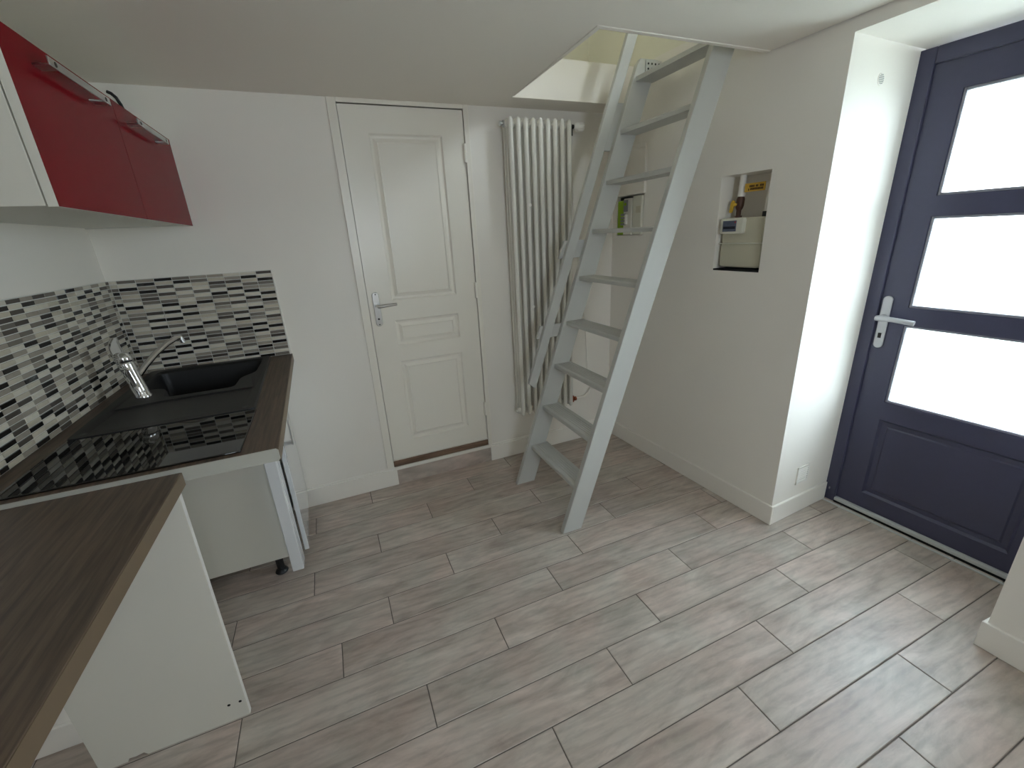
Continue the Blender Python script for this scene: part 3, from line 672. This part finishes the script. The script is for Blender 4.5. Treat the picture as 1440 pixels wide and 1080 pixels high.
# ---- wall cabinet
wc = thing('wall_cabinet', (-0.68, 1.85, 1.535), 'white wall cabinet with two glossy red doors above the counter', 'cabinet')
Z0, Z1 = 1.537, 1.878; Y0, Y1 = 1.300, YB - 0.001
k_ = MB(); xf = -0.5175; t = 0.016; xb = XL - 0.001
k_.box(xb, xf, Y0, Y0 + t, Z0, Z1); k_.box(xb, xf, Y1 - t, Y1, Z0, Z1); k_.box(xb, xf, Y0 + t, Y1 - t, Z1 - t, Z1)
k_.box(xb, xf, Y0 + t, Y1 - t, Z0 + 0.004, Z0 + 0.004 + t); k_.box(xb, xb + 0.008, Y0 + t, Y1 - t, Z0 + 0.02, Z1 - t)
k_.build('carcass', 'white_melamine', wc, bevel=0.0008)
YM = 1.848
for a, b_, h0, h1 in ((Y0, YM - 0.0006, 1.400, 1.715), (YM + 0.0006, Y1 - 0.002, 1.925, 2.250)):
    dd_ = MB().box(-0.5145, -0.4965, a, b_, Z0 - 0.002, Z1 - 0.002).build('door', 'white_melamine', wc, bevel=0.0006)
    MB().box(-0.4968, -0.4955, a + 0.0006, b_ - 0.0006, Z0 - 0.0014, Z1 - 0.0026).build('door_front', 'red_gloss', dd_)
    h_ = MB(); zh = 1.834
    h_.box(-0.4655, -0.4620, h0, h1, zh - 0.009, zh + 0.009)
    for q0, q1 in ((h0, h0 + 0.040), (h1 - 0.040, h1)):
        h_.prism([(-0.4955, q0 + (0.006 if q0 == h0 else -0.006)), (-0.4625, q0), (-0.4625, q1), (-0.4955, q1 + (0.006 if q0 == h0 else -0.006))], zh - 0.009, zh - 0.0055)
    h_.build('handle', 'aluminium', dd_, bevel=0.0008)
    for q in (h0 + 0.028, h1 - 0.028):
        MB().tube([(-0.4625, q, zh), (-0.4612, q, zh)], 0.0055, 12).build('screw', 'dark_metal', dd_)

wr_ = MB().tube([(-0.612, YB + 0.004, 1.950), (-0.614, YB - 0.020, 1.965), (-0.616, YB - 0.035, 1.990), (-0.622, YB - 0.040, 2.010), (-0.634, YB - 0.040, 2.024), (-0.646, YB - 0.038, 2.030)], 0.006, 10).build('cable_end', 'black_plastic', smooth=True)
tag(wr_, 'short dark cable curling out of the wall above the red cabinet', 'cable')

# ================================================================== GAS METER NICHE
gm = thing('gas_meter', TR((0.91, 0.09, 1.222)), 'beige gas meter with small display box inside the wall niche', 'gas meter')
gs0, gs1 = 0.803, 1.018
def rbox(s0, s1, z0, z1, r): return round_poly([(s0, z0), (s1, z0), (s1, z1), (s0, z1)], r)
MB(TR).prism(rbox(gs0, gs1, 1.222, 1.334, 0.018), 0.030, 0.125, 'y').build('lower_shell', 'meter_beige', gm, bevel=0.006, seg=3)
MB(TR).prism(rbox(gs0 + 0.001, gs1 - 0.001, 1.330, 1.446, 0.014), 0.032, 0.123, 'y').build('upper_shell', 'meter_beige', gm, bevel=0.006, seg=3)
MB(TR).box(gs0 - 0.008, gs1 + 0.006, 0.022, 0.130, 1.330, 1.3345).build('seam_flange', 'meter_ivory', gm, bevel=0.001)
ib = MB(TR).prism(rbox(0.806, 0.926, 1.376, 1.447, 0.012), 0.008, 0.034, 'y').build('index_box', 'meter_ivory', gm, bevel=0.004, seg=3)
MB(TR).box(0.822, 0.894, 0.0065, 0.010, 1.387, 1.435).build('display', 'meter_screen', ib)
MB(TR).box(0.826, 0.890, 0.0060, 0.008, 1.398, 1.410).build('counter_strip', 'screen_dark', ib)
MB(TR).box(0.884, 0.891, 0.0060, 0.008, 1.424, 1.431).build('red_mark', 'signal_red', ib)
MB(TR).tube([(0.985, 0.08, 1.440), (0.985, 0.08, 1.468)], 0.016, 12).build('outlet_nut', 'black_plastic', gm, smooth=True)
MB(TR).tube([(0.843, 0.08, 1.440), (0.843, 0.08, 1.456)], 0.017, 12).build('inlet_nut', 'brass_brown', gm, smooth=True)
gp = thing('gas_supply_pipe', TR((0.85, 0.08, 1.45)), 'white gas pipe with brown stopcock and yellow lever above the meter', 'pipe')
MB(TR).tube([(0.848, 0.08, 1.54), (0.850, 0.08, 1.570), (0.850, 0.08, 1.640)], [0.017, 0.016, 0.0135], 14).build('pipe', 'trim_paint', gp, smooth=True)
MB(TR).tube([(0.843, 0.08, 1.455), (0.843, 0.08, 1.480), (0.844, 0.08, 1.490), (0.845, 0.08, 1.500), (0.847, 0.08, 1.530), (0.848, 0.08, 1.545)], [0.011, 0.011, 0.016, 0.018, 0.018, 0.012], 12).build('stopcock', 'brass_brown', gp, smooth=True)
lvz = MB(TR); lvz.prism(round_poly([(0.812, 1.470), (0.826, 1.470), (0.836, 1.520), (0.826, 1.528), (0.816, 1.515)], 0.006), 0.052, 0.060, 'y'); lvz.tube([(0.828, 0.056, 1.505), (0.845, 0.075, 1.508)], 0.007, 8)
lvz.build('valve_lever', 'gas_yellow', gp, bevel=0.001)
op = thing('gas_outlet_pipe', TR((0.985, 0.08, 1.465)), 'slim white pipe leaving the meter on the doorway side of the niche', 'pipe')
MB(TR).tube([(0.985, 0.08, 1.466), (0.985, 0.08, 1.52), (0.990, 0.08, 1.56), (1.0, 0.08, 1.636)], 0.011, 12).build('pipe', 'trim_paint', op, smooth=True)
lb2 = thing('warning_tag', TR((0.93, 0.075, 1.575)), 'yellow printed tag wired between the two gas pipes', 'tag')
MB(TR).box(0.874, 0.974, 0.064, 0.0665, 1.556, 1.592).build('plate', 'label_yellow', lb2)
for (a, b_, z_) in ((0.897, 0.922, 1.579), (0.928, 0.941, 1.579), (0.948, 0.966, 1.579), (0.892, 0.896, 1.565), (0.902, 0.966, 1.567)):
    q = a
    while q < b_ - 0.002:
        MB(TR).box(q, min(q + 0.0048, b_), 0.0633, 0.0642, z_ - 0.0045, z_ + 0.0045).build('print', 'print_brown', lb2); q += 0.0064
MB(TR).tube([(0.836, 0.066, 1.583), (0.875, 0.0652, 1.583)], 0.0012, 6).tube([(0.973, 0.0652, 1.586), (0.992, 0.070, 1.588)], 0.0012, 6).tube([(0.973, 0.0652, 1.562), (0.985, 0.070, 1.556)], 0.0012, 6).build('wire', 'vent_white', lb2)
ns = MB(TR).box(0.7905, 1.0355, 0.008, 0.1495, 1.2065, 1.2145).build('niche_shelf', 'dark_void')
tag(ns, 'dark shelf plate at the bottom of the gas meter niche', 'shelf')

# ================================================================== ELECTRIC METER NICHE
em_ = thing('electric_meter', TR((0.16, 0.04, 1.386)), 'green and white electricity meter let into the wall behind the ladder', 'electric meter')
MB(TR).box(0.049, 0.124, 0.004, 0.074, 1.388, 1.585).build('green_housing', 'meter_green', em_, bevel=0.006)
MB(TR).box(0.126, 0.198, -0.014, 0.074, 1.387, 1.594).build('breaker_body', 'white_melamine', em_, bevel=0.004)
MB(TR).box(0.130, 0.164, -0.019, -0.010, 1.520, 1.586).build('test_button_plate', 'connector_grey', em_, bevel=0.002)
MB(TR).tube([(0.147, -0.022, 1.562), (0.147, -0.015, 1.562)], 0.009, 12).build('test_button', 'meter_green', em_)
for q in range(4): MB(TR).box(0.114, 0.150, -0.026, -0.010, 1.444 + q * 0.018, 1.456 + q * 0.018).build('connector', 'connector_grey', em_, bevel=0.002)
MB(TR).box(0.152, 0.164, -0.028, -0.010, 1.448, 1.505).build('switch', 'vent_white', em_, bevel=0.002)
MB(TR).box(0.202, 0.276, -0.010, 0.074, 1.387, 1.602).build('cover', 'meter_ivory', em_, bevel=0.004)
MB(TR).box(0.232, 0.274, -0.0135, -0.008, 1.508, 1.545).build('cover_clip', 'meter_beige', em_, bevel=0.001)
for q, s in enumerate((0.07, 0.10, 0.13)):
    MB(TR).tube([(0.050, 0.030, 1.600 - q * 0.004), (s + 0.04, 0.034, 1.602 - q * 0.003), (s + 0.11, 0.036, 1.598)], 0.005, 8).build('cable', 'black_plastic', em_, smooth=True)
tk = MB(TR).box(0.144, 0.289, -0.010, D0 + 0.001, 1.612, 1.858).build('cable_trunking', 'trim_paint', bevel=0.002)
tag(tk, 'flat white cable trunking running up from the electric meter', 'trunking')
MB(TR).box(0.224, 0.289, -0.013, 0.0, 1.846, 1.868).build('end_cap', 'vent_white', tk, bevel=0.001)

# ================================================================== VENTS IN THE DOORWAY REVEAL
def TV(v): return TR((S_A + v[2], v[0], v[1]))       # d, z, outwards
rv = thing('round_vent', TR((S_A, 0.218, 1.903)), 'small round slotted vent high in the doorway reveal', 'vent')
disc = [(0.218 + 0.021 * math.cos(2 * math.pi * k / 24), 1.903 + 0.021 * math.sin(2 * math.pi * k / 24)) for k in range(24)]
MB(TV).prism(disc, -0.001, 0.002, 'z').build('disc', 'vent_white', rv)
for q in range(6):
    z = 1.890 + q * 0.0055; hw = math.sqrt(max(0, 0.017 ** 2 - (z - 1.903) ** 2))
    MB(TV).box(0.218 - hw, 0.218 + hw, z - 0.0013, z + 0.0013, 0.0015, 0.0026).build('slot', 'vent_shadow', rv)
sv = thing('square_vent', TR((S_A, 0.213, 0.22)), 'square white louvred air vent low in the doorway reveal', 'vent')
fm = MB(TV); v0, v1_, q0, q1 = 0.166, 0.258, 0.170, 0.266
fm.box(v0, v0 + 0.009, q0, q1, -0.001, 0.006); fm.box(v1_ - 0.009, v1_, q0, q1, -0.001, 0.006); fm.box(v0, v1_, q0, q0 + 0.009, -0.001, 0.006); fm.box(v0, v1_, q1 - 0.009, q1, -0.001, 0.006)
fm.build('frame', 'vent_white', sv)
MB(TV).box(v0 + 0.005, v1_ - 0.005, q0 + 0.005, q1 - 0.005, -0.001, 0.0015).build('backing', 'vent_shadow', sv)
for q in range(7):
    z = q0 + 0.016 + q * 0.0112
    MB(TV).add([(v0 + 0.008, z, 0.001), (v1_ - 0.008, z, 0.001), (v1_ - 0.008, z - 0.004, 0.006), (v0 + 0.008, z - 0.004, 0.006),
                (v0 + 0.008, z + 0.003, 0.001), (v1_ - 0.008, z + 0.003, 0.001), (v1_ - 0.008, z - 0.001, 0.006), (v0 + 0.008, z - 0.001, 0.006)],
               [(0, 1, 2, 3), (7, 6, 5, 4), (0, 4, 5, 1), (3, 2, 6, 7), (0, 3, 7, 4), (1, 5, 6, 2)]).build('slat', 'vent_white', sv)
